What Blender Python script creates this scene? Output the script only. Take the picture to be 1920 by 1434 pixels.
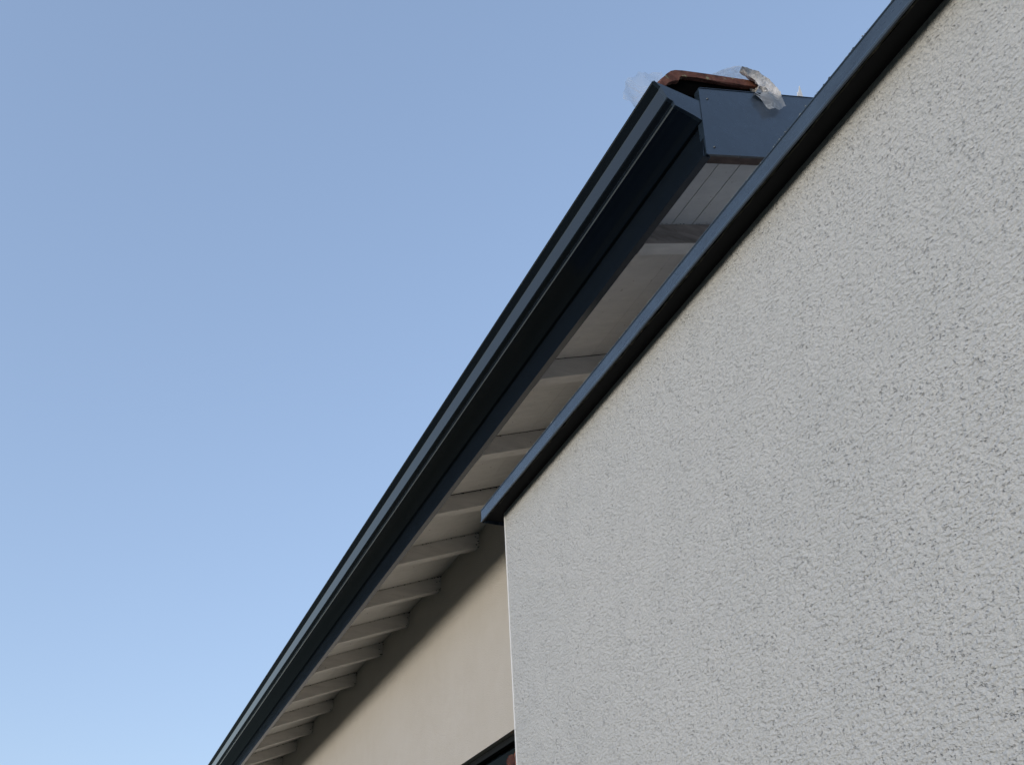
import bpy, bmesh, math, random
from mathutils import Vector, Matrix, noise
R = math.radians
random.seed(7)
for o in list(bpy.data.objects): bpy.data.objects.remove(o)
scn = bpy.context.scene
COL = scn.collection
H = 1.6                                   # eye height; all z below are relative to the eye

# ---------------------------------------------------------------- camera
cam_d = bpy.data.cameras.new("camera"); cam = bpy.data.objects.new("camera", cam_d); COL.objects.link(cam)
right = Vector((0.91491052, -0.4005719, -0.04980861))
down = Vector((0.19514123, 0.54693471, -0.81411444))
fwd = Vector((0.35335343, 0.73512215, 0.57856441))
m = Matrix((right, -down, -fwd)).transposed().to_4x4(); m.translation = (0, 0, H)
cam.matrix_world = m
cam_d.sensor_width = 36; cam_d.lens = 36 * 1717.73 / 1920
cam_d.clip_start = 0.02; cam_d.clip_end = 5000
scn.camera = cam
scn.render.resolution_x = 1024; scn.render.resolution_y = 764

# ---------------------------------------------------------------- sky, sun, exposure
SUN_EL, SUN_AZ = R(7.8), R(-25)            # azimuth measured from -x towards +y
sd = Vector((-math.cos(SUN_AZ) * math.cos(SUN_EL), math.sin(SUN_AZ) * math.cos(SUN_EL), math.sin(SUN_EL)))
w = bpy.data.worlds.new("World"); scn.world = w; w.use_nodes = True
nt = w.node_tree; bg = nt.nodes['Background']
sky = nt.nodes.new('ShaderNodeTexSky'); sky.sky_type = 'NISHITA'; sky.sun_disc = False
sky.sun_elevation = SUN_EL
sky.sun_rotation = math.atan2(sd.x, sd.y)  # rotation 0 = +Y, clockwise seen from above
sky.air_density = 1.0; sky.dust_density = 1.2; sky.ozone_density = 1.2; sky.altitude = 100
wb = nt.nodes.new('ShaderNodeMixRGB'); wb.blend_type = 'MULTIPLY'; wb.inputs[0].default_value = 1   # camera white balance
wb.inputs[2].default_value = (.865, .995, 1.28, 1)
gm = nt.nodes.new('ShaderNodeGamma'); gm.inputs[1].default_value = .48     # the camera's soft tone curve
nt.links.new(sky.outputs[0], gm.inputs[0]); nt.links.new(gm.outputs[0], wb.inputs[1]); nt.links.new(wb.outputs[0], bg.inputs[0]); bg.inputs[1].default_value = 0.15
sl = bpy.data.lights.new("sun", 'SUN'); sl.energy = 0.62; sl.angle = R(15); sl.color = (1, .90, .76)
so = bpy.data.objects.new("sun", sl); COL.objects.link(so)
so.rotation_euler = sd.to_track_quat('Z', 'Y').to_euler(); so.location = (-5, 0, 8)
scn.view_settings.view_transform = 'Standard'; scn.view_settings.look = 'None'
scn.view_settings.exposure = 1.55; scn.view_settings.gamma = 1

# ---------------------------------------------------------------- materials
def mat(name, base, rough=.6, spec=.5, metallic=0, coat=0):
    mt = bpy.data.materials.new(name); mt.use_nodes = True
    b = mt.node_tree.nodes['Principled BSDF']
    b.inputs['Base Color'].default_value = (*base, 1); b.inputs['Roughness'].default_value = rough
    b.inputs['Specular IOR Level'].default_value = spec; b.inputs['Metallic'].default_value = metallic
    b.inputs['Coat Weight'].default_value = coat; b.inputs['Coat Roughness'].default_value = .15
    return mt, mt.node_tree, b
def N(t, k, **kw):
    n = t.nodes.new('ShaderNode' + k)
    for a, v in kw.items(): setattr(n, a, v)
    return n
def coords(t, scale=(1, 1, 1)):
    g = N(t, 'NewGeometry'); mp = N(t, 'Mapping'); mp.inputs['Scale'].default_value = scale
    t.links.new(g.outputs['Position'], mp.inputs['Vector']); return mp.outputs[0]
def noise_n(t, vec, scale, detail=4, rough=.6):
    n = N(t, 'TexNoise'); n.inputs['Scale'].default_value = scale; n.inputs['Detail'].default_value = detail
    n.inputs['Roughness'].default_value = rough; t.links.new(vec, n.inputs['Vector']); return n.outputs['Fac']
def ramp(t, fac, stops):
    r = N(t, 'ValToRGB'); e = r.color_ramp.elements
    while len(e) < len(stops): e.new(.5)
    for i, (p, c) in enumerate(stops): e[i].position = p; e[i].color = (*c, 1) if len(c) == 3 else c
    t.links.new(fac, r.inputs[0]); return r.outputs[0]
def math_n(t, op, a, b=None):
    n = N(t, 'Math', operation=op)
    for i, v in enumerate((a, b)):
        if v is None: continue
        if hasattr(v, 'links'): t.links.new(v, n.inputs[i])
        else: n.inputs[i].default_value = v
    return n.outputs[0]
def bump(t, b, h, strength, dist):
    n = N(t, 'Bump'); n.inputs['Strength'].default_value = strength; n.inputs['Distance'].default_value = dist
    t.links.new(h, n.inputs['Height']); t.links.new(n.outputs[0], b.inputs['Normal'])
def g3(v): return (v, v, v)

def plaster(name, c0, c1, k, dist, pit, gr=1):
    mt, t, b = mat(name, c0, .92, .15)
    v = coords(t)
    big = noise_n(t, v, 1.3, 4); mid = noise_n(t, v, 9, 3)
    mixf = math_n(t, 'ADD', math_n(t, 'MULTIPLY', big, .6), math_n(t, 'MULTIPLY', mid, .4))
    col = ramp(t, mixf, [(.38, c0), (.62, c1)])
    f1 = noise_n(t, v, 150 * k, 3, .55)                       # grain
    f2 = noise_n(t, coords(t, (1, .8, 1.5)), 75 * k, 2, .5)   # rubbed relief
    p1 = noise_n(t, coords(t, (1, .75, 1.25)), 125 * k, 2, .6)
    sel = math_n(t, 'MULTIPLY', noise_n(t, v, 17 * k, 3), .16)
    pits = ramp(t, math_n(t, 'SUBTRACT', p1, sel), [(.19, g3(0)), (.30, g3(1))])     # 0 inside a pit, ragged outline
    grain = ramp(t, noise_n(t, v, 210 * k, 2, .7), [(.32, g3(.88)), (.5, g3(1)), (.68, g3(1.07))])   # sand grains of mixed tint
    pit_shade = ramp(t, pits, [(0, (.92, .915, .91)), (1, g3(1))])                                        # occlusion in the pits, painted as a darker tint
    m1 = N(t, 'MixRGB', blend_type='MULTIPLY'); m1.inputs[0].default_value = gr; t.links.new(col, m1.inputs[1]); t.links.new(grain, m1.inputs[2])
    m2 = N(t, 'MixRGB', blend_type='MULTIPLY'); m2.inputs[0].default_value = gr; t.links.new(m1.outputs[0], m2.inputs[1]); t.links.new(pit_shade, m2.inputs[2])
    t.links.new(m2.outputs[0], b.inputs['Base Color'])
    h = math_n(t, 'ADD', math_n(t, 'MULTIPLY', f1, .5), math_n(t, 'MULTIPLY', f2, .9))
    h = math_n(t, 'ADD', h, math_n(t, 'MULTIPLY', pits, pit))
    bump(t, b, h, 1.0, dist)
    return mt
M = {}
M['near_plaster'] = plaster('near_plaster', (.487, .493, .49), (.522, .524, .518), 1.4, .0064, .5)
M['cream_plaster'] = plaster('cream_plaster', (.475, .443, .40), (.50, .47, .432), 1.5, .0022, .25, .5)

def paint(name, c, rough, wear=.15, coat=.3):
    mt, t, b = mat(name, c, rough, .5, 0, coat)
    v = coords(t, (1, .5, 1))
    n = noise_n(t, v, 14, 6, .7)
    t.links.new(ramp(t, n, [(.3, tuple(x * (1 - wear) for x in c)), (.7, tuple(x * (1 + wear) for x in c))]), b.inputs['Base Color'])
    t.links.new(ramp(t, noise_n(t, v, 40, 5), [(.3, g3(rough * .8)), (.75, g3(min(1, rough * 1.4)))]), b.inputs['Roughness'])
    bump(t, b, noise_n(t, coords(t, (1, .25, 1)), 6, 3), .12, .01)
    return mt
M['anthracite'] = paint('anthracite', (.016, .027, .042), .30)
M['gutter_paint'] = paint('gutter_paint', (.007, .011, .017), .13, .1, .2)
M['gutter_paint'].node_tree.nodes['Principled BSDF'].inputs['Specular IOR Level'].default_value = .65
M['coping_paint'] = paint('coping_paint', (.036, .055, .082), .26, .3, .1)
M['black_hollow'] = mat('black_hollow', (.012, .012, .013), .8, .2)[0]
M['dark_frame'] = mat('dark_frame', (.010, .011, .012), .75, .15)[0]
M['shade_black'] = mat('shade_black', (.003, .003, .003), 1, 0)[0]  # near-black colour for painted shade under the verge tile
M['reveal'] = mat('reveal', (.02, .02, .02), .7, .2)[0]

def whitewood(name, c, grain=.08):
    mt, t, b = mat(name, c, .6, .3)
    n = noise_n(t, coords(t, (1, 6, 6)), 5, 6, .65)
    spots = ramp(t, noise_n(t, coords(t), 45, 2), [(.70, g3(1)), (.76, (.35, .27, .2))])
    base = ramp(t, n, [(.3, tuple(x * (1 - grain * 2) for x in c)), (.7, tuple(min(1, x * (1 + grain)) for x in c))])
    mx = N(t, 'MixRGB', blend_type='MULTIPLY'); mx.inputs[0].default_value = .6
    t.links.new(base, mx.inputs[1]); t.links.new(spots, mx.inputs[2]); t.links.new(mx.outputs[0], b.inputs['Base Color'])
    bump(t, b, n, .25, .003)
    return mt
M['white_wood'] = whitewood('white_wood', (.70, .67, .635))
M['stained_wood'] = whitewood('stained_wood', (.40, .33, .29), .25)
M['soffit_paint'] = whitewood('soffit_paint', (.69, .665, .63), .05)
M['brown_wood'] = whitewood('brown_wood', (.12, .075, .06), .3)

def clay(name):
    mt, t, b = mat(name, (.25, .09, .05), .85, .2)
    v = coords(t)
    c = ramp(t, noise_n(t, v, 22, 6, .7), [(.3, (.04, .02, .015)), (.5, (.14, .055, .038)), (.7, (.20, .09, .06))])
    lich = ramp(t, noise_n(t, coords(t, (1, 1, 1)), 38, 4, .7), [(.60, g3(0)), (.66, g3(1))])
    mx = N(t, 'MixRGB'); t.links.new(lich, mx.inputs[0]); t.links.new(c, mx.inputs[1]); mx.inputs[2].default_value = (.24, .22, .13, 1)
    t.links.new(mx.outputs[0], b.inputs['Base Color'])
    bump(t, b, noise_n(t, v, 120, 4), .6, .003)
    return mt
M['clay'] = clay('clay')

def film(name, alpha, tint, rough=.3):
    mt = bpy.data.materials.new(name); mt.use_nodes = True; t = mt.node_tree
    b = t.nodes['Principled BSDF']; b.inputs['Base Color'].default_value = (*tint, 1); b.inputs['Roughness'].default_value = rough
    v = coords(t)
    wr = noise_n(t, coords(t, (1, 1.2, 2.2)), 13, 2, .5)
    ridg = ramp(t, wr, [(.47, g3(0)), (.5, g3(1)), (.53, g3(0))])
    ridg2 = ramp(t, wr, [(.58, g3(0)), (.60, g3(1)), (.62, g3(0))])
    a = math_n(t, 'ADD', math_n(t, 'MULTIPLY', math_n(t, 'ADD', ridg, ridg2), .35), alpha)
    bump(t, b, wr, .5, .02)
    tr = N(t, 'BsdfTransparent'); tl = N(t, 'BsdfTranslucent'); tl.inputs[0].default_value = (*tint, 1)
    m0 = N(t, 'MixShader'); m0.inputs[0].default_value = .5
    t.links.new(b.outputs[0], m0.inputs[1]); t.links.new(tl.outputs[0], m0.inputs[2])
    ms = N(t, 'MixShader'); t.links.new(a, ms.inputs[0])
    t.links.new(tr.outputs[0], ms.inputs[1]); t.links.new(m0.outputs[0], ms.inputs[2])
    t.links.new(ms.outputs[0], t.nodes['Material Output'].inputs[0])
    return mt
M['film'] = film('film', .30, (.80, .82, .84))
M['film_arch'] = film('film_arch', .55, (.70, .71, .74))
M['film_dense'] = film('film_dense', .62, (.62, .63, .64), .5)

def mortar():
    mt, t, b = mat('mortar', (.5, .47, .44), .9, .2)
    v = coords(t)
    c = ramp(t, noise_n(t, v, 55, 6, .75), [(.30, (.08, .075, .07)), (.38, (.46, .44, .43)), (.6, (.68, .67, .67)), (.75, (.66, .58, .53))])
    t.links.new(c, b.inputs['Base Color']); bump(t, b, noise_n(t, v, 90, 5), .9, .006)
    return mt
M['mortar'] = mortar()
def mossm():
    mt, t, b = mat('moss', (.10, .10, .05), .95, .1)
    t.links.new(ramp(t, noise_n(t, coords(t), 60, 4), [(.3, (.02, .022, .018)), (.6, (.055, .052, .04)), (.75, (.16, .14, .11))]), b.inputs['Base Color'])
    return mt
M['moss'] = mossm()
M['lichen'] = mat('lichen', (.45, .46, .40), .95, .1)[0]
M['bead'] = mat('bead', (.80, .80, .80), .5)[0]
M['steel'] = mat('steel', (.05, .06, .075), .4, .5, .5)[0]
gl, t_, b_ = mat('window_glass', (.008, .02, .02), .04, .6); M['glass'] = gl; b_.inputs['Transmission Weight'].default_value = 1; b_.inputs['IOR'].default_value=1.06; b_.inputs['Base Color'].default_value=(.42,.52,.46,1); b_.inputs['Specular IOR Level'].default_value=.25
M['curtain'] = mat('curtain', (.5, .12, .10), .9, .1)[0]
def groundm():
    mt, t, b = mat('ground', (.1, .1, .08), .95, .1)
    t.links.new(ramp(t, noise_n(t, coords(t), .8, 8, .7), [(.3, (.04, .05, .03)), (.55, (.075, .075, .055)), (.75, (.10, .095, .075))]), b.inputs['Base Color'])
    return mt
M['ground'] = groundm()

# ---------------------------------------------------------------- helpers
def empty(name, loc, label, cat):
    o = bpy.data.objects.new(name, None); COL.objects.link(o); o.location = loc
    o['label'] = label; o['category'] = cat; return o
def wloc(o):
    v = Vector((0, 0, 0))
    while o: v += o.location; o = o.parent
    return v
def mk(name, verts, faces, mt, parent=None, origin=None, smooth=False, zrel=True, bev=0):
    me = bpy.data.meshes.new(name)
    org = Vector(origin) if origin is not None else (wloc(parent) if parent else Vector((0, 0, 0)))
    off = Vector((0, 0, H if zrel else 0))
    me.from_pydata([Vector(v) + off - org for v in verts], [], faces)
    bm = bmesh.new(); bm.from_mesh(me); bmesh.ops.recalc_face_normals(bm, faces=bm.faces); 
    if bev: bmesh.ops.bevel(bm, geom=[e for e in bm.edges], offset=bev, segments=2, affect='EDGES', clamp_overlap=True)
    bm.to_mesh(me); bm.free()
    for p in me.polygons: p.use_smooth = smooth
    me.materials.append(mt)
    o = bpy.data.objects.new(name, me); COL.objects.link(o)
    if parent: o.parent = parent; o.location = org - wloc(parent)
    else: o.location = org
    return o
class MB:
    def __init__(s): s.v = []; s.f = []
    def add(s, v, f):
        k = len(s.v); s.v += [tuple(a) for a in v]; s.f += [tuple(i + k for i in q) for q in f]; return s
    def box(s, a, b):
        (x0, y0, z0), (x1, y1, z1) = a, b
        return s.add([(x0, y0, z0), (x1, y0, z0), (x1, y1, z0), (x0, y1, z0), (x0, y0, z1), (x1, y0, z1), (x1, y1, z1), (x0, y1, z1)],
                     [(0, 1, 2, 3), (4, 5, 6, 7), (0, 1, 5, 4), (1, 2, 6, 5), (2, 3, 7, 6), (3, 0, 4, 7)])
    def prism(s, poly, axis, a, b):
        n = len(poly)
        def P(p, t):
            return (p[0], t, p[1]) if axis == 'y' else ((t, p[0], p[1]) if axis == 'x' else (p[0], p[1], t))
        v = [P(p, a) for p in poly] + [P(p, b) for p in poly]
        return s.add(v, [tuple(range(n)), tuple(range(n, 2 * n))] + [(i, (i + 1) % n, (i + 1) % n + n, i + n) for i in range(n)])
    def sheet(s, path, th, y0, y1, cuts=1, sag=0):
        """a folded metal sheet: (x,z) path swept along y, given thickness"""
        n = len(path); off = []
        for i in range(n):
            d0 = Vector(path[i]) - Vector(path[i - 1]) if i else None
            d1 = Vector(path[i + 1]) - Vector(path[i]) if i < n - 1 else None
            ns = [Vector((-d.y, d.x)).normalized() for d in (d0, d1) if d is not None]
            q = sum(ns, Vector((0, 0))).normalized(); q = q / max(.4, q.dot(ns[0]))
            off.append(Vector(path[i]) + q * th)
        loop = [tuple(p) for p in path] + [tuple(p) for p in reversed(off)]; L = len(loop); k = len(s.v)
        for c in range(cuts + 1):
            y = y0 + (y1 - y0) * c / cuts
            s.v += [(p[0], y, p[1]) for p in loop]
        for c in range(cuts):
            for i in range(L):
                a = k + c * L + i; b = k + c * L + (i + 1) % L; s.f.append((a, b, b + L, a + L))
        for base in (k, k + cuts * L):
            for i in range(n - 1): s.f.append((base + i, base + i + 1, base + L - 2 - i, base + L - 1 - i))
        return s
    def build(s, name, mt, parent=None, **kw): return mk(name, s.v, s.f, mt, parent, **kw)

# ---------------------------------------------------------------- ground
g = MB(); S = 2500
g.add([(-S, -S, -H), (S, -S, -H), (S, S, -H), (-S, S, -H)], [(0, 1, 2, 3)])
go = g.build('ground', M['ground']); go['kind'] = 'structure'

# ---------------------------------------------------------------- the house
YN, YF = 1.35, 13.5                          # near gable, far end
PT = R(19.86); tp = math.tan(PT)
XW = 1.788; XR = 6.2                          # eave wall, ridge
house = empty('house', (XW, YN + .45, 0), 'cream rendered house with dark grey gutter and white exposed rafters behind the near wall', 'house')
def rb(x): return 2.0170 + (x - 1.3233) * tp    # underside of the rafters
SOF = .08 / math.cos(PT)
# walls (front wall with a window hole, the rest closed)
WY0, WY1, WZ0, WZ1 = 3.35, 5.05, .0, 1.128
wl = MB(); zt = rb(XW) + SOF + .1; T = .24; yg = YN + .45; zb = -H
for a, b in (((XW, yg, zb), (XW + T, WY0, zt)), ((XW, WY1, zb), (XW + T, YF - .45, zt)), ((XW, WY0, WZ1), (XW + T, WY1, zt)), ((XW, WY0, zb), (XW + T, WY1, WZ0))): wl.box(a, b)
zr = rb(XR) + SOF
for y0, y1 in ((yg + .002, yg + T), (YF - .45 - T, YF - .452)):
    wl.prism([(XW + T, zb), (2 * XR - XW - T, zb), (2 * XR - XW - T, zt + .02), (XR, zr), (XW + T, zt + .02)], 'y', y0, y1)
wl.box((2 * XR - XW - T, yg, zb), (2 * XR - XW, YF - .45, zt))
wl.build('wall', M['cream_plaster'], house)
# rafters: one mesh, copied
RY = [1.727, 2.505, 3.10, 3.67, 4.262, 4.878, 5.474, 6.05, 6.716, 7.393, 8.06, 8.66, 9.27, 9.87, 10.5, 11.1, 11.7, 12.3, 12.9]
x0, x1 = 1.3265, XW + .12
nrm = Vector((-math.sin(PT), 0, math.cos(PT)))
def raft(mt):
    m = MB(); w_ = .056
    # slightly uneven sawn timber
    seg = 8; secs = []
    for i in range(seg + 1):
        x = x0 + (x1 - x0) * i / seg; z = rb(x); j = [random.uniform(-.0008, .0008) for _ in range(4)]
        n_ = nrm * .0795
        secs.append([(x, j[0], z + j[2]), (x, w_ + j[1], z + j[3]), (x, w_ + j[1], z + .0842), (x, j[0], z + .0842)])
    for sct in secs: m.v += sct
    for i in range(seg):
        for k in range(4):
            a = i * 4 + k; b = i * 4 + (k + 1) % 4; m.f.append((a, b, b + 4, a + 4))
    m.f += [(0, 1, 2, 3), tuple(seg * 4 + k for k in range(4))]
    return m
r0 = raft(0)
r0.v = [(v[0], v[1] + RY[0], v[2]) for v in r0.v]
first = r0.build('rafter', M['stained_wood'], house, origin=(x0, RY[0], H + rb(x0)))
first.data.materials.append(M['white_wood'])
for p in first.data.polygons:
    if p.normal.z < -.7: p.material_index = 1
first['label'] = 'brown stained rafter nearest the gable'
r1 = raft(0); r1.v = [(v[0], v[1] + RY[1], v[2]) for v in r1.v]
rr = r1.build('rafter', M['white_wood'], house, origin=(x0, RY[1], H + rb(x0)))
for y in RY[2:]:
    c = rr.copy(); COL.objects.link(c); c.parent = house; c.location = rr.location + Vector((0, y - RY[1], random.uniform(-.002, .002)))
# soffit: boards in the first bay, panels beyond
sf = MB()
def board(xa, xb, ya, yb, th=.012, dz=0):
    pts = []
    for x in (xa, xb):
        z = rb(x) + SOF + dz + .0006
        pts.append((x, z))
    sf.prism([pts[0], pts[1], (pts[1][0] - th * math.sin(PT), pts[1][1] + th), (pts[0][0] - th * math.sin(PT), pts[0][1] + th)], 'y', ya, yb)
xs = [1.331, 1.361, 1.4485, 1.536, 1.6235, 1.711, 1.7985, 1.886]
for a, b in zip(xs[:-1], xs[1:]): board(a + .0018, b - .0018, 1.386, RY[0] + .02, dz=random.uniform(-.0006, .0006))
prev = RY[0] + .022
for i, y in enumerate(RY[1:] + [13.4]):
    gap = .012 if i == 2 else random.uniform(.0015, .004)
    xm = 1.56
    e = y - gap
    board(1.331, xm - .0006, prev, e); board(xm + .0006, 1.89, prev, e, dz=.0004)
    prev = y + .03
sf.build('soffit', M['soffit_paint'], house)
# black sheet above the boards, stands in for the shade in the gaps
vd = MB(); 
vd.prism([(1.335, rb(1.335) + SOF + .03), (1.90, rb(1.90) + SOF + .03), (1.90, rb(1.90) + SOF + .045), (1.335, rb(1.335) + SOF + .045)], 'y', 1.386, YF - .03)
vd.build('gap_shade', M['black_hollow'], house)

# fascia behind the gutter (folded metal)
fa = MB()
fa.sheet([(1.339, 2.275), (1.3325, 2.176), (1.301, 2.0165), (1.3235, 2.0165), (1.3240, 2.098)], .0015, 1.352, YF - .02, 1)
fa.build('fascia', M['gutter_paint'], house)
# gutter: moulded box profile
gt = MB()
PROF = [(1.1752, 2.283), (1.1745, 2.294), (1.1762, 2.2958), (1.1785, 2.2920), (1.1990, 2.2730), (1.2005, 2.2700), (1.2148, 2.2325), (1.2170, 2.2295), (1.2325, 2.2240), (1.2345, 2.2225), (1.2356, 2.2110), (1.2375, 2.2075),
        (1.2515, 2.2040), (1.2530, 2.2028), (1.270, 2.1985), (1.300, 2.1895), (1.322, 2.1800), (1.3290, 2.1800), (1.3305, 2.188), (1.3365, 2.272)]
gt.sheet(list(reversed(PROF[1:])), .0016, YN + .002, YF, 1)
gut = gt.build('gutter', M['gutter_paint'], house)
cp = MB(); capo = PROF[3:]
cen = Vector((1.26, 2.235))
capo2 = [tuple(cen + (Vector(p) - cen) * 1.012) for p in capo]
cp.prism(capo2, 'y', YN - .0015, YN + .0015)
for a, b in zip(capo2[:-1], capo2[1:]):       # turned rim of the end cap
    d = (Vector(b) - Vector(a)); n_ = Vector((d.y, -d.x)).normalized() * .0022
    cp.prism([a, b, tuple(Vector(b) + n_), tuple(Vector(a) + n_)], 'y', YN - .0035, YN + .008)
cp.build('end_cap', M['anthracite'], gut)

# barge plate on the gable (folded metal) with wood behind it
def ptop(x): return 2.340 + (x - 1.352) * math.tan(R(20.9))
def pbot(x): return 2.0225 + (x - 1.311) * tp
bp = MB()
bp.prism([(1.3115, pbot(1.3115)), (XR, pbot(XR)), (XR, ptop(XR)), (1.3445, ptop(1.3445))], 'y', YN - .004, YN - .0022)
bp.prism([(1.3115, pbot(1.3115) - .0018), (XR, pbot(XR) - .0018), (XR, pbot(XR)), (1.3115, pbot(1.3115))], 'y', YN - .004, YN + .004)
bp.prism([(1.3445, ptop(1.3445)), (XR, ptop(XR)), (XR, ptop(XR) + .0018), (1.3445, ptop(1.3445) + .0018)], 'y', YN - .006, YN + .03)
bp.prism([(1.3095, pbot(1.3095)), (1.3115, pbot(1.3115)), (1.3445, ptop(1.3445)), (1.3425, ptop(1.3425))], 'y', YN - .004, YN + .02)
bpo = bp.build('barge_plate', M['anthracite'], house)
def screw(x, z, parent):
    m = MB(); n = 8; r = .0042
    m.v = [(x + r * math.cos(6.283 * i / n), YN - .0042, z + r * math.sin(6.283 * i / n)) for i in range(n)] + \
          [(x + .6 * r * math.cos(6.283 * i / n), YN - .0075, z + .6 * r * math.sin(6.283 * i / n)) for i in range(n)]
    m.f = [tuple(range(n)), tuple(range(n, 2 * n))] + [(i, (i + 1) % n, n + (i + 1) % n, n + i) for i in range(n)]
    m.build('screw', M['steel'], parent)
screw(1.367, 2.295, bpo); screw(1.344, 2.064, bpo)
bw = MB()
bw.prism([(1.325, pbot(1.325) + .001), (XR, pbot(XR) + .001), (XR, ptop(XR) - .02), (1.35, ptop(1.35) - .02)], 'y', YN + .006, YN + .034)
bw.build('barge_board', M['brown_wood'], house)

# roof covering: rolled clay tiles, both slopes
rt = MB(); NX, pitch = 60, .205
ys = []; y = YN + .035
while y < YF: ys.append(y); y += pitch / 8
cols = len(ys)
for side in (1, -1):
    k = len(rt.v)
    for i in range(NX + 1):
        u = i / NX; x = 1.262 + (XR - 1.262) * u
        c = (i * 1.0 / 4.6) % 1.0
        for yy in ys:
            z = ptop(1.262) + (x - 1.262) * math.tan(R(20.9)) - .018 + .032 * abs(math.sin(math.pi * (yy - YN) / pitch)) - .018 * c
            rt.v.append((x if side == 1 else 2 * XR - x, yy, z))
    for i in range(NX):
        for j in range(cols - 1):
            a = k + i * cols + j; rt.f.append((a, a + 1, a + 1 + cols, a + cols))
rto = rt.build('roof', M['clay'], house, smooth=False)
sm = rto.modifiers.new('thickness', 'SOLIDIFY'); sm.thickness = .014; sm.offset = -1

# the raised verge tile over the gutter end
TT = [(1.165, 2.231), (1.179, 2.26), (1.197, 2.287), (1.216, 2.311), (1.235, 2.325), (1.262, 2.337), (1.307, 2.353), (1.361, 2.371), (1.408, 2.386), (1.455, 2.400), (1.563, 2.436), (1.592, 2.446)]
TB = [(1.173, 2.212), (1.188, 2.232), (1.200, 2.249), (1.220, 2.266), (1.240, 2.276), (1.249, 2.303), (1.313, 2.328), (1.359, 2.340), (1.426, 2.360), (1.500, 2.382), (1.545, 2.399), (1.578, 2.412)]
sc = 1.362 / 1.31
def rimy(x):
    return 1.356
vt = MB(); n = len(TT)
for i, dy in enumerate((0, .004, .014)):                    # side rim
    for p in TT: q_ = rimy(p[0]) / 1.31; yy = rimy(p[0]) + dy; vt.v.append((p[0] * q_, yy, p[1] * q_ + random.uniform(-.0012, .0012) - (.001 if i == 0 else 0)))
    for p in TB: q_ = rimy(p[0]) / 1.31; yy = rimy(p[0]) + dy; vt.v.append((p[0] * q_ + random.uniform(-.001, .001), yy, p[1] * q_ + random.uniform(-.002, .002) + (.001 if i == 0 else 0)))
for i in range(2):
    for j in range(n - 1):
        a = i * 2 * n + j; vt.f.append((a, a + 1, a + 1 + 2 * n, a + 2 * n)); b = a + n; vt.f.append((b, b + 1, b + 1 + 2 * n, b + 2 * n))
for base in (0, 4 * n):
    for j in range(n - 1): vt.f.append((base + j, base + j + 1, base + n + j + 1, base + n + j))
for e in (0, n - 1):
    for i in range(2): vt.f.append((i * 2 * n + e, (i + 1) * 2 * n + e, (i + 1) * 2 * n + n + e, i * 2 * n + n + e))
# the tile's body, a hollow roll behind the rim
NB = 12; k = len(vt.v)
for j in range(NB + 1):
    a = math.pi * j / NB
    up = .045 * max(0, math.sin(a)) ** .8
    for d_, z_ in ((0, -.001), (.010, -.016)):
        for p in TT:
            q_ = rimy(p[0]) / 1.31; vt.v.append((p[0] * q_ + (.02 if p is TT[0] and not d_ else 0) + d_, rimy(p[0]) + .014 + .10 - .10 * math.cos(a), p[1] * q_ + z_ + up * .5))
for j in range(NB):
    for i in range(n - 1):
        a = k + j * 2 * n + i; vt.f.append((a, a + 1, a + 1 + 2 * n, a + 2 * n)); a += n; vt.f.append((a, a + 1, a + 1 + 2 * n, a + 2 * n))
    for e in (0, n - 1):
        a = k + j * 2 * n + e; vt.f.append((a, a + 2 * n, a + 3 * n, a + n))
vt.build('verge_tile', M['clay'], house)

fl = MB()  # black block added to stand for the shade in the tile's hollow
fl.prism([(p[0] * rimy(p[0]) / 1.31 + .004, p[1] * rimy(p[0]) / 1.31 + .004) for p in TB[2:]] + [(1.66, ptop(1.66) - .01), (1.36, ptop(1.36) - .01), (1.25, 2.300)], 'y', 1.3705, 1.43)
fl.build('tile_hollow_shade', M['shade_black'], house)
# grime, webs and dead flies along the rafter joints
gm_ = MB()
def speck(x, y, z, r_):
    a = random.uniform(.6, 2.2)
    gm_.add([(x - r_ * a, y, z), (x, y - r_, z), (x + r_ * a, y, z), (x, y + r_, z), (x + r_ * .2, y, z - r_)], [(0, 1, 4), (1, 2, 4), (2, 3, 4), (3, 0, 4), (0, 1, 2, 3)])
for i, y in enumerate(RY[:14]):
    for q in range(26):
        x = 1.34 + .44 * random.random() ** .8
        speck(x, y - .0015 - random.random() * .003, rb(x) + SOF - .0008, random.choice((.0008, .001, .0012, .0018, .0026)) * (1 + .06 * y))
    for q in range(6):
        x = random.uniform(1.36, 1.78); speck(x, y + random.uniform(.1, .5), rb(x) + SOF - .0002, random.choice((.0007, .001, .0018)))
    for q in range(16):
        x = XW - random.random() ** 2 * .03; z = rb(x) + random.choice((0, random.uniform(0, .08), SOF - .004))
        speck(x, y - .001 - random.random() ** 2 * .02, z, random.uniform(.001, .0045))
gmo = gm_.build('grime', M['black_hollow'], house); gmo['kind'] = 'stuff'
# mortar lump at the top of the verge tile
def lump(name, cen, rad, mt, parent, seed, amp=.35, sub=4, rot=0):
    bm = bmesh.new(); bmesh.ops.create_icosphere(bm, subdivisions=sub, radius=1)
    vs = []
    rm = Matrix.Rotation(rot, 3, 'Y')
    for v in bm.verts:
        d = v.co.normalized(); f = 1 + amp * noise.fractal(d * 1.7 + Vector((seed, 0, 0)), 1, 2, 5)
        q = rm @ Vector((d.x * rad[0], d.y * rad[1], d.z * rad[2])) * f; vs.append((cen[0] + q.x, cen[1] + q.y, cen[2] + q.z))
    fs = [tuple(v.index for v in f.verts) for f in bm.faces]; bm.free()
    return mk(name, vs, fs, mt, parent, smooth=False)
lump('mortar', (1.640, 1.395, 2.470), (.070, .045, .020), M['mortar'], house, 3.1, .5, 5, R(18))

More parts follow.
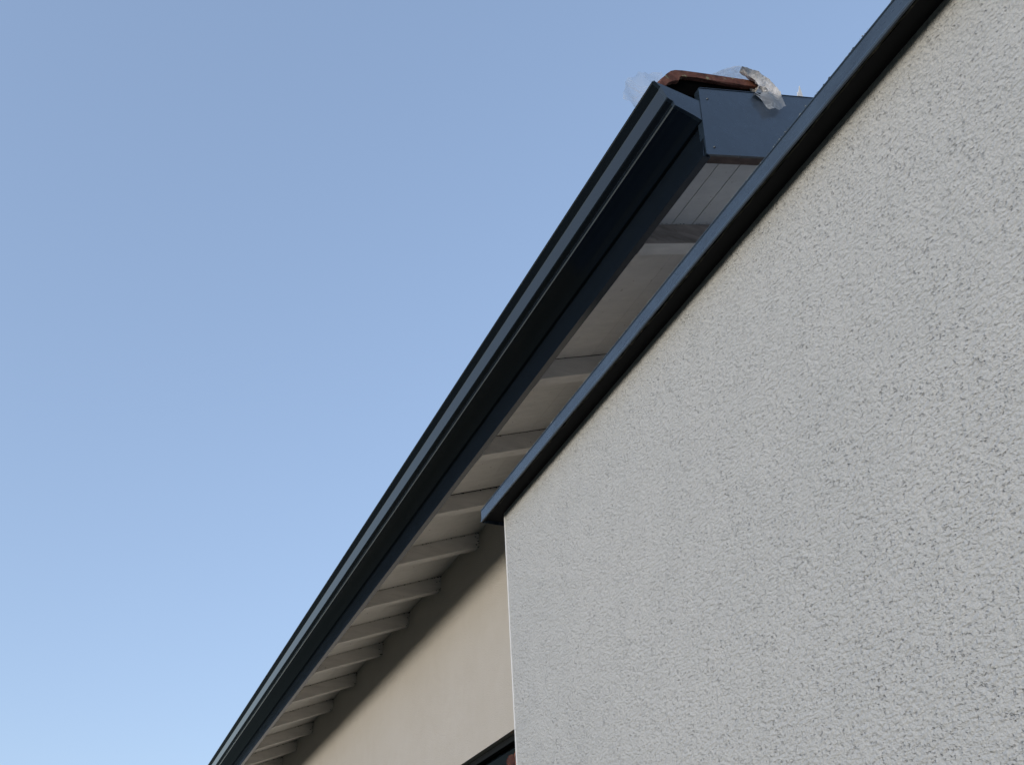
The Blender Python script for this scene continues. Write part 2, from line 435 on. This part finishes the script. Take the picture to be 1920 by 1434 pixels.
# window low in the wall
wn = MB(); xf = XW + .028
fw = .030
for a, b in (((xf, WY0 + .002, WZ1 - fw), (xf + .06, WY1 - .002, WZ1 - .003)), ((xf, WY0 + .002, WZ0 + .002), (xf + .06, WY1 - .002, WZ0 + fw)),
             ((xf, WY0 + .002, WZ0 + fw), (xf + .06, WY0 + fw, WZ1 - fw)), ((xf, WY1 - fw, WZ0 + fw), (xf + .06, WY1 - .002, WZ1 - fw))): wn.box(a, b)
win = wn.build('window', M['dark_frame'], house)
pn = MB(); pn.box((xf + .025, WY0 + fw, WZ0 + fw), (xf + .033, WY1 - fw, WZ1 - fw)); pn.build('pane', M['glass'], win)
cu = MB()
for i in range(60):
    y0 = 3.62 + i * .0105; 
    cu.v += [(xf + .07 + .012 * math.sin(i * .9), y0, .06), (xf + .07 + .012 * math.sin(i * .9), y0, 1.083)]
    if i: cu.f.append((2 * i - 2, 2 * i - 1, 2 * i + 1, 2 * i))
cu.build('curtain', M['curtain'], win)
rm_ = MB(); rm_.box((XW + T + .6, WY0 - .5, -.4), (XW + T + .62, WY1 + .5, zt)); rm_.build('interior_wall', M['black_hollow'], house)

# ---------------------------------------------------------------- near building
AZ = .0359; SL = .0277                       # wall turned a little, coping rising a little away from us
XC, YC, ZU = 1.178, 2.574, 1.450             # far corner, height of coping lip there
ext = empty('extension_building', (XC + .3, 1.0, 0), 'near wall of rough light grey plaster under a blue grey metal coping', 'building')
def fx(y, o=0): return XC + o + (y - YC) * AZ
YB = -4.0
eb = MB()
foot = [(fx(YB), YB), (fx(YC), YC), (XW - .004, YC), (XW - .004, YN + .43), (6.0, YN + .43), (6.0, YB)]
def zc(y): return ZU + (y - YC) * SL
k = len(foot)
eb.v = [(x, y, -H) for x, y in foot] + [(x, y, zc(y) + .012) for x, y in foot]
eb.f = [tuple(range(k)), tuple(range(k, 2 * k))] + [(i, (i + 1) % k, k + (i + 1) % k, k + i) for i in range(k)]
eb.build('wall', M['near_plaster'], ext)
# corner bead
cb = MB(); nz = 300
for i in range(nz + 1):
    z = -H + (ZU + .008 + H) * i / nz; e = .0009 * noise.noise(Vector((z * 14, 1, 2))); e2 = .0010 * noise.noise(Vector((z * 23, 5, 2)))
    cb.v += [(XC - .0020 + e, YC - .0028 + e2, z), (XC + .006, YC - .0028 + e2, z), (XC + .006, YC + .0018 + e, z), (XC - .0020 + e, YC + .0018 + e, z)]
for i in range(nz):
    for k_ in range(4):
        a = i * 4 + k_; b = i * 4 + (k_ + 1) % 4; cb.f.append((a, b, b + 4, a + 4))
cb.build('corner_bead', M['bead'], ext)
# coping: top sheet, outer face with rolled bead, turned down at the far end
OV, OE, FH = .058, .075, .046
cpg = MB()
NS = 70
ysn = [YB + (YC + OE - YB) * (i / NS) for i in range(NS + 1)]
prof = [(XC + .40, .050), (XC - OV + .003, FH + .0012), (XC - OV - .0008, FH + .0015), (XC - OV - .0022, FH - .0002), (XC - OV - .0018, FH - .002), (XC - OV, FH - .0035), (XC - OV, .0085), (XC - OV - .0026, .0070), (XC - OV - .0036, .0035), (XC - OV - .0022, -.0005), (XC - OV + .0015, -.001), (XC - OV + .0025, .004), (XC - OV + .0025, FH - .004), (XC + .40, FH - .002)]
def sweep(mb, prof, ys_, wob=0, seed=0):
    n = len(prof); k = len(mb.v)
    for y in ys_:
        wv = wob * noise.noise(Vector((y * 1.3, seed, 0))); wz = wob * noise.noise(Vector((y * 2.1, seed + 9, 0)))
        for p in prof: mb.v.append((p[0] + (y - YC) * AZ + (wv if p[0] < XC else 0), y, zc(y) + p[1] + wz))
    for i in range(len(ys_) - 1):
        for j in range(n):
            a = k + i * n + j; b = k + i * n + (j + 1) % n; mb.f.append((a, b, b + n, a + n))
    mb.f += [tuple(k + j for j in range(n)), tuple(k + (len(ys_) - 1) * n + j for j in range(n))]
sweep(cpg, prof, ysn, .0012)
ye = YC + OE                                   # far end return
xe0 = XC - OV + OE * AZ
cpg.add([(xe0 + .001, ye - .0005, zc(ye)), (XC + .4, ye - .0005, zc(ye)), (XC + .4, ye - .0005, zc(ye) + FH - .001), (xe0 + .001, ye - .0005, zc(ye) + FH - .001),
         (xe0 + .001, ye + .0015, zc(ye)), (XC + .4, ye + .0015, zc(ye)), (XC + .4, ye + .0015, zc(ye) + FH - .001), (xe0 + .001, ye + .0015, zc(ye) + FH - .001)],
        [(0, 1, 2, 3), (4, 5, 6, 7), (0, 1, 5, 4), (1, 2, 6, 5), (2, 3, 7, 6), (3, 0, 4, 7)])
cop = cpg.build('coping', M['coping_paint'], ext)
# near-black strip under the coping sheet
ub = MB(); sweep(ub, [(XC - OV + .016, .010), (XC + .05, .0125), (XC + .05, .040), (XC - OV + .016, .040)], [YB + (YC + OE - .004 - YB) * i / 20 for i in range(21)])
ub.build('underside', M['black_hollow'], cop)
# ragged strip of dirt and moss behind the drip edge
ds = MB(); ysd = []; y = -1.0
while y < YC + OE - .006: ysd.append(y); y += .006
n = 4; k = 0
for y in ysd:
    d = .004 + .007 * max(0, noise.fractal(Vector((y * 9, 2, 0)), 1, 2, 4) + .25); bx = XC - OV + .0065 + (y - YC) * AZ; z = zc(y)
    th = .0035 + .003 * max(0, noise.noise(Vector((y * 25, 5, 1))))
    ds.v += [(bx, y, z + .011), (bx + th, y, z + .011), (bx + th, y, z + .009 - d), (bx, y, z + .009 - d)]
for i in range(len(ysd) - 1):
    for j in range(4):
        a = 4 * i + j; b = 4 * i + (j + 1) % 4; ds.f.append((a, b, b + 4, a + 4))
ds.f += [(0, 1, 2, 3), tuple(len(ds.v) - 4 + j for j in range(4))]
ds.build('dirt_strip', M['moss'], cop)
# flecks of lichen along the top edge
lf = MB()
for i in range(150):
    y = random.triangular(-.2, 2.6, 1.1); r = random.choice((.0006, .0008, .001, .0013, .0018)); ax = XC - OV - .002 + random.uniform(-.001, .002) + (y - YC) * AZ; az = zc(y) + FH + random.uniform(.0005, .002)
    L_ = r * random.uniform(1, 3.5)
    pts = [(ax - r * .5, y, az - r * .3), (ax, y - L_, az), (ax + r, y, az), (ax, y + L_, az + r * .2), (ax, y + random.uniform(-L_, L_) * .3, az + r * random.uniform(.5, 1.4))]
    lf.add(pts, [(0, 1, 4), (1, 2, 4), (2, 3, 4), (3, 0, 4), (0, 1, 2, 3)])
lo = lf.build('lichen', M['lichen'], cop); lo['kind'] = 'stuff'
mf = MB()
for i in range(60):
    y = random.uniform(-.3, 2.5); r = random.uniform(.001, .003); ax = XC - OV - .001 + (y - YC) * AZ; az = zc(y) + FH + .001
    pts = [(ax - r * .4, y, az - r * .2), (ax, y - r * 1.6, az), (ax + r, y, az), (ax, y + r * 1.6, az), (ax, y, az + r * 1.2)]
    mf.add(pts, [(0, 1, 4), (1, 2, 4), (2, 3, 4), (3, 0, 4), (0, 1, 2, 3)])
mo = mf.build('moss', M['moss'], cop); mo['kind'] = 'stuff'

# ---------------------------------------------------------------- plastic film
def patch(rows, y_fn, amp, seed, nx=24, ny=14, fq=22, edge=0):
    """grid between two (x,z) polylines, crumpled in depth"""
    def samp(pl, t):
        s = t * (len(pl) - 1); i = min(int(s), len(pl) - 2); f = s - i
        return Vector(pl[i]).lerp(Vector(pl[i + 1]), f)
    m = MB(); A, B = rows
    for j in range(ny + 1):
        for i in range(nx + 1):
            p = samp(A, i / nx).lerp(samp(B, i / nx), j / ny)
            q = Vector((p.x * fq, p.y * fq, seed))
            y = y_fn(i / nx, j / ny) + amp * noise.fractal(q, 1, 2, 4)
            e = edge * noise.fractal(Vector((i * .35, j * .35, seed + 3)), 1, 2, 3); p = p + Vector((e if i in (0, nx) else 0, e if j in (0, ny) else 0))
            m.v.append((p.x + amp * .3 * noise.noise(q + Vector((7, 0, 0))), y, p.y + amp * .3 * noise.noise(q + Vector((0, 7, 0)))))
    for j in range(ny):
        for i in range(nx):
            a = j * (nx + 1) + i; m.f.append((a, a + 1, a + nx + 2, a + nx + 1))
    return m
film_e = empty('plastic_sheet', (1.5, 1.4, H + 2.45), 'torn clear plastic film crumpled around the raised roof tile above the gutter end', 'plastic film')
m1 = patch(([(1.306, 2.533), (1.26, 2.505), (1.216, 2.473), (1.173, 2.44), (1.154, 2.414)], [(1.300, 2.40), (1.25, 2.35), (1.205, 2.322), (1.165, 2.311), (1.131, 2.316)]), lambda u, v: 1.45 + .01 * v + .008 * math.sin(9 * u + 3 * v), .007, 1.3, fq=14, edge=.010)
m1.build('loose_flap', M['film'], film_e, smooth=True)
s2 = 1.377 / 1.34
m2 = patch(([(1.405 * s2, 2.425 * s2), (1.446 * s2, 2.465 * s2), (1.486 * s2, 2.502 * s2), (1.536 * s2, 2.540 * s2), (1.565 * s2, 2.546 * s2), (1.60 * s2, 2.530 * s2)],
            [(1.40 * s2, 2.40 * s2), (1.44 * s2, 2.415 * s2), (1.48 * s2, 2.43 * s2), (1.52 * s2, 2.45 * s2), (1.56 * s2, 2.46 * s2), (1.61 * s2, 2.48 * s2)]), lambda u, v: 1.372 + .03 * v + .004 * math.sin(22 * v + 3 * u), .004, 5.1)
m2.build('arched_fold', M['film_arch'], film_e, smooth=True)
s3 = 1.335 / 1.30
up = [(1.505, 2.470), (1.529, 2.472), (1.565, 2.474), (1.588, 2.468), (1.609, 2.458), (1.623, 2.44), (1.633, 2.415), (1.637, 2.385)]
lo_ = [(1.503, 2.451), (1.521, 2.433), (1.544, 2.417), (1.555, 2.398), (1.540, 2.372), (1.524, 2.345), (1.540, 2.340), (1.593, 2.345)]
m3 = patch(([(a * s3, b * s3) for a, b in up], [(a * s3, b * s3) for a, b in lo_]), lambda u, v: 1.335 + .018 * math.sin(3.1 * v), .005, 8.4, 46, 24, 38)
m3.build('crumpled_band', M['mortar'], film_e, smooth=True)
s4 = 1.333 / 1.31
m4 = patch(([(1.53 * s4, 2.360 * s4), (1.56 * s4, 2.375 * s4), (1.606 * s4, 2.403 * s4), (1.649 * s4, 2.410 * s4)], [(1.549 * s4, 2.330 * s4), (1.567 * s4, 2.292 * s4), (1.612 * s4, 2.312 * s4), (1.648 * s4, 2.347 * s4)]), lambda u, v: 1.335 - .008 * v + .004 * math.sin(9 * u), .004, 11.7, 24, 16, 26, .006)
m4.build('hanging_flap', M['film_dense'], film_e, smooth=True)

# thin pale splinter standing on the barge plate
sp = MB()
P_ = [(1.779, 2.517), (1.787, 2.543), (1.7895, 2.537), (1.806, 2.585), (1.804, 2.556), (1.803, 2.524)]
sp.prism(P_, 'y', 1.352, 1.356)
spo = sp.build('splinter', M['white_wood'], origin=(1.79, 1.354, H + 2.515)); spo['label'] = 'small pale pointed splinter sticking up from the dark barge plate edge'; spo['category'] = 'splinter'
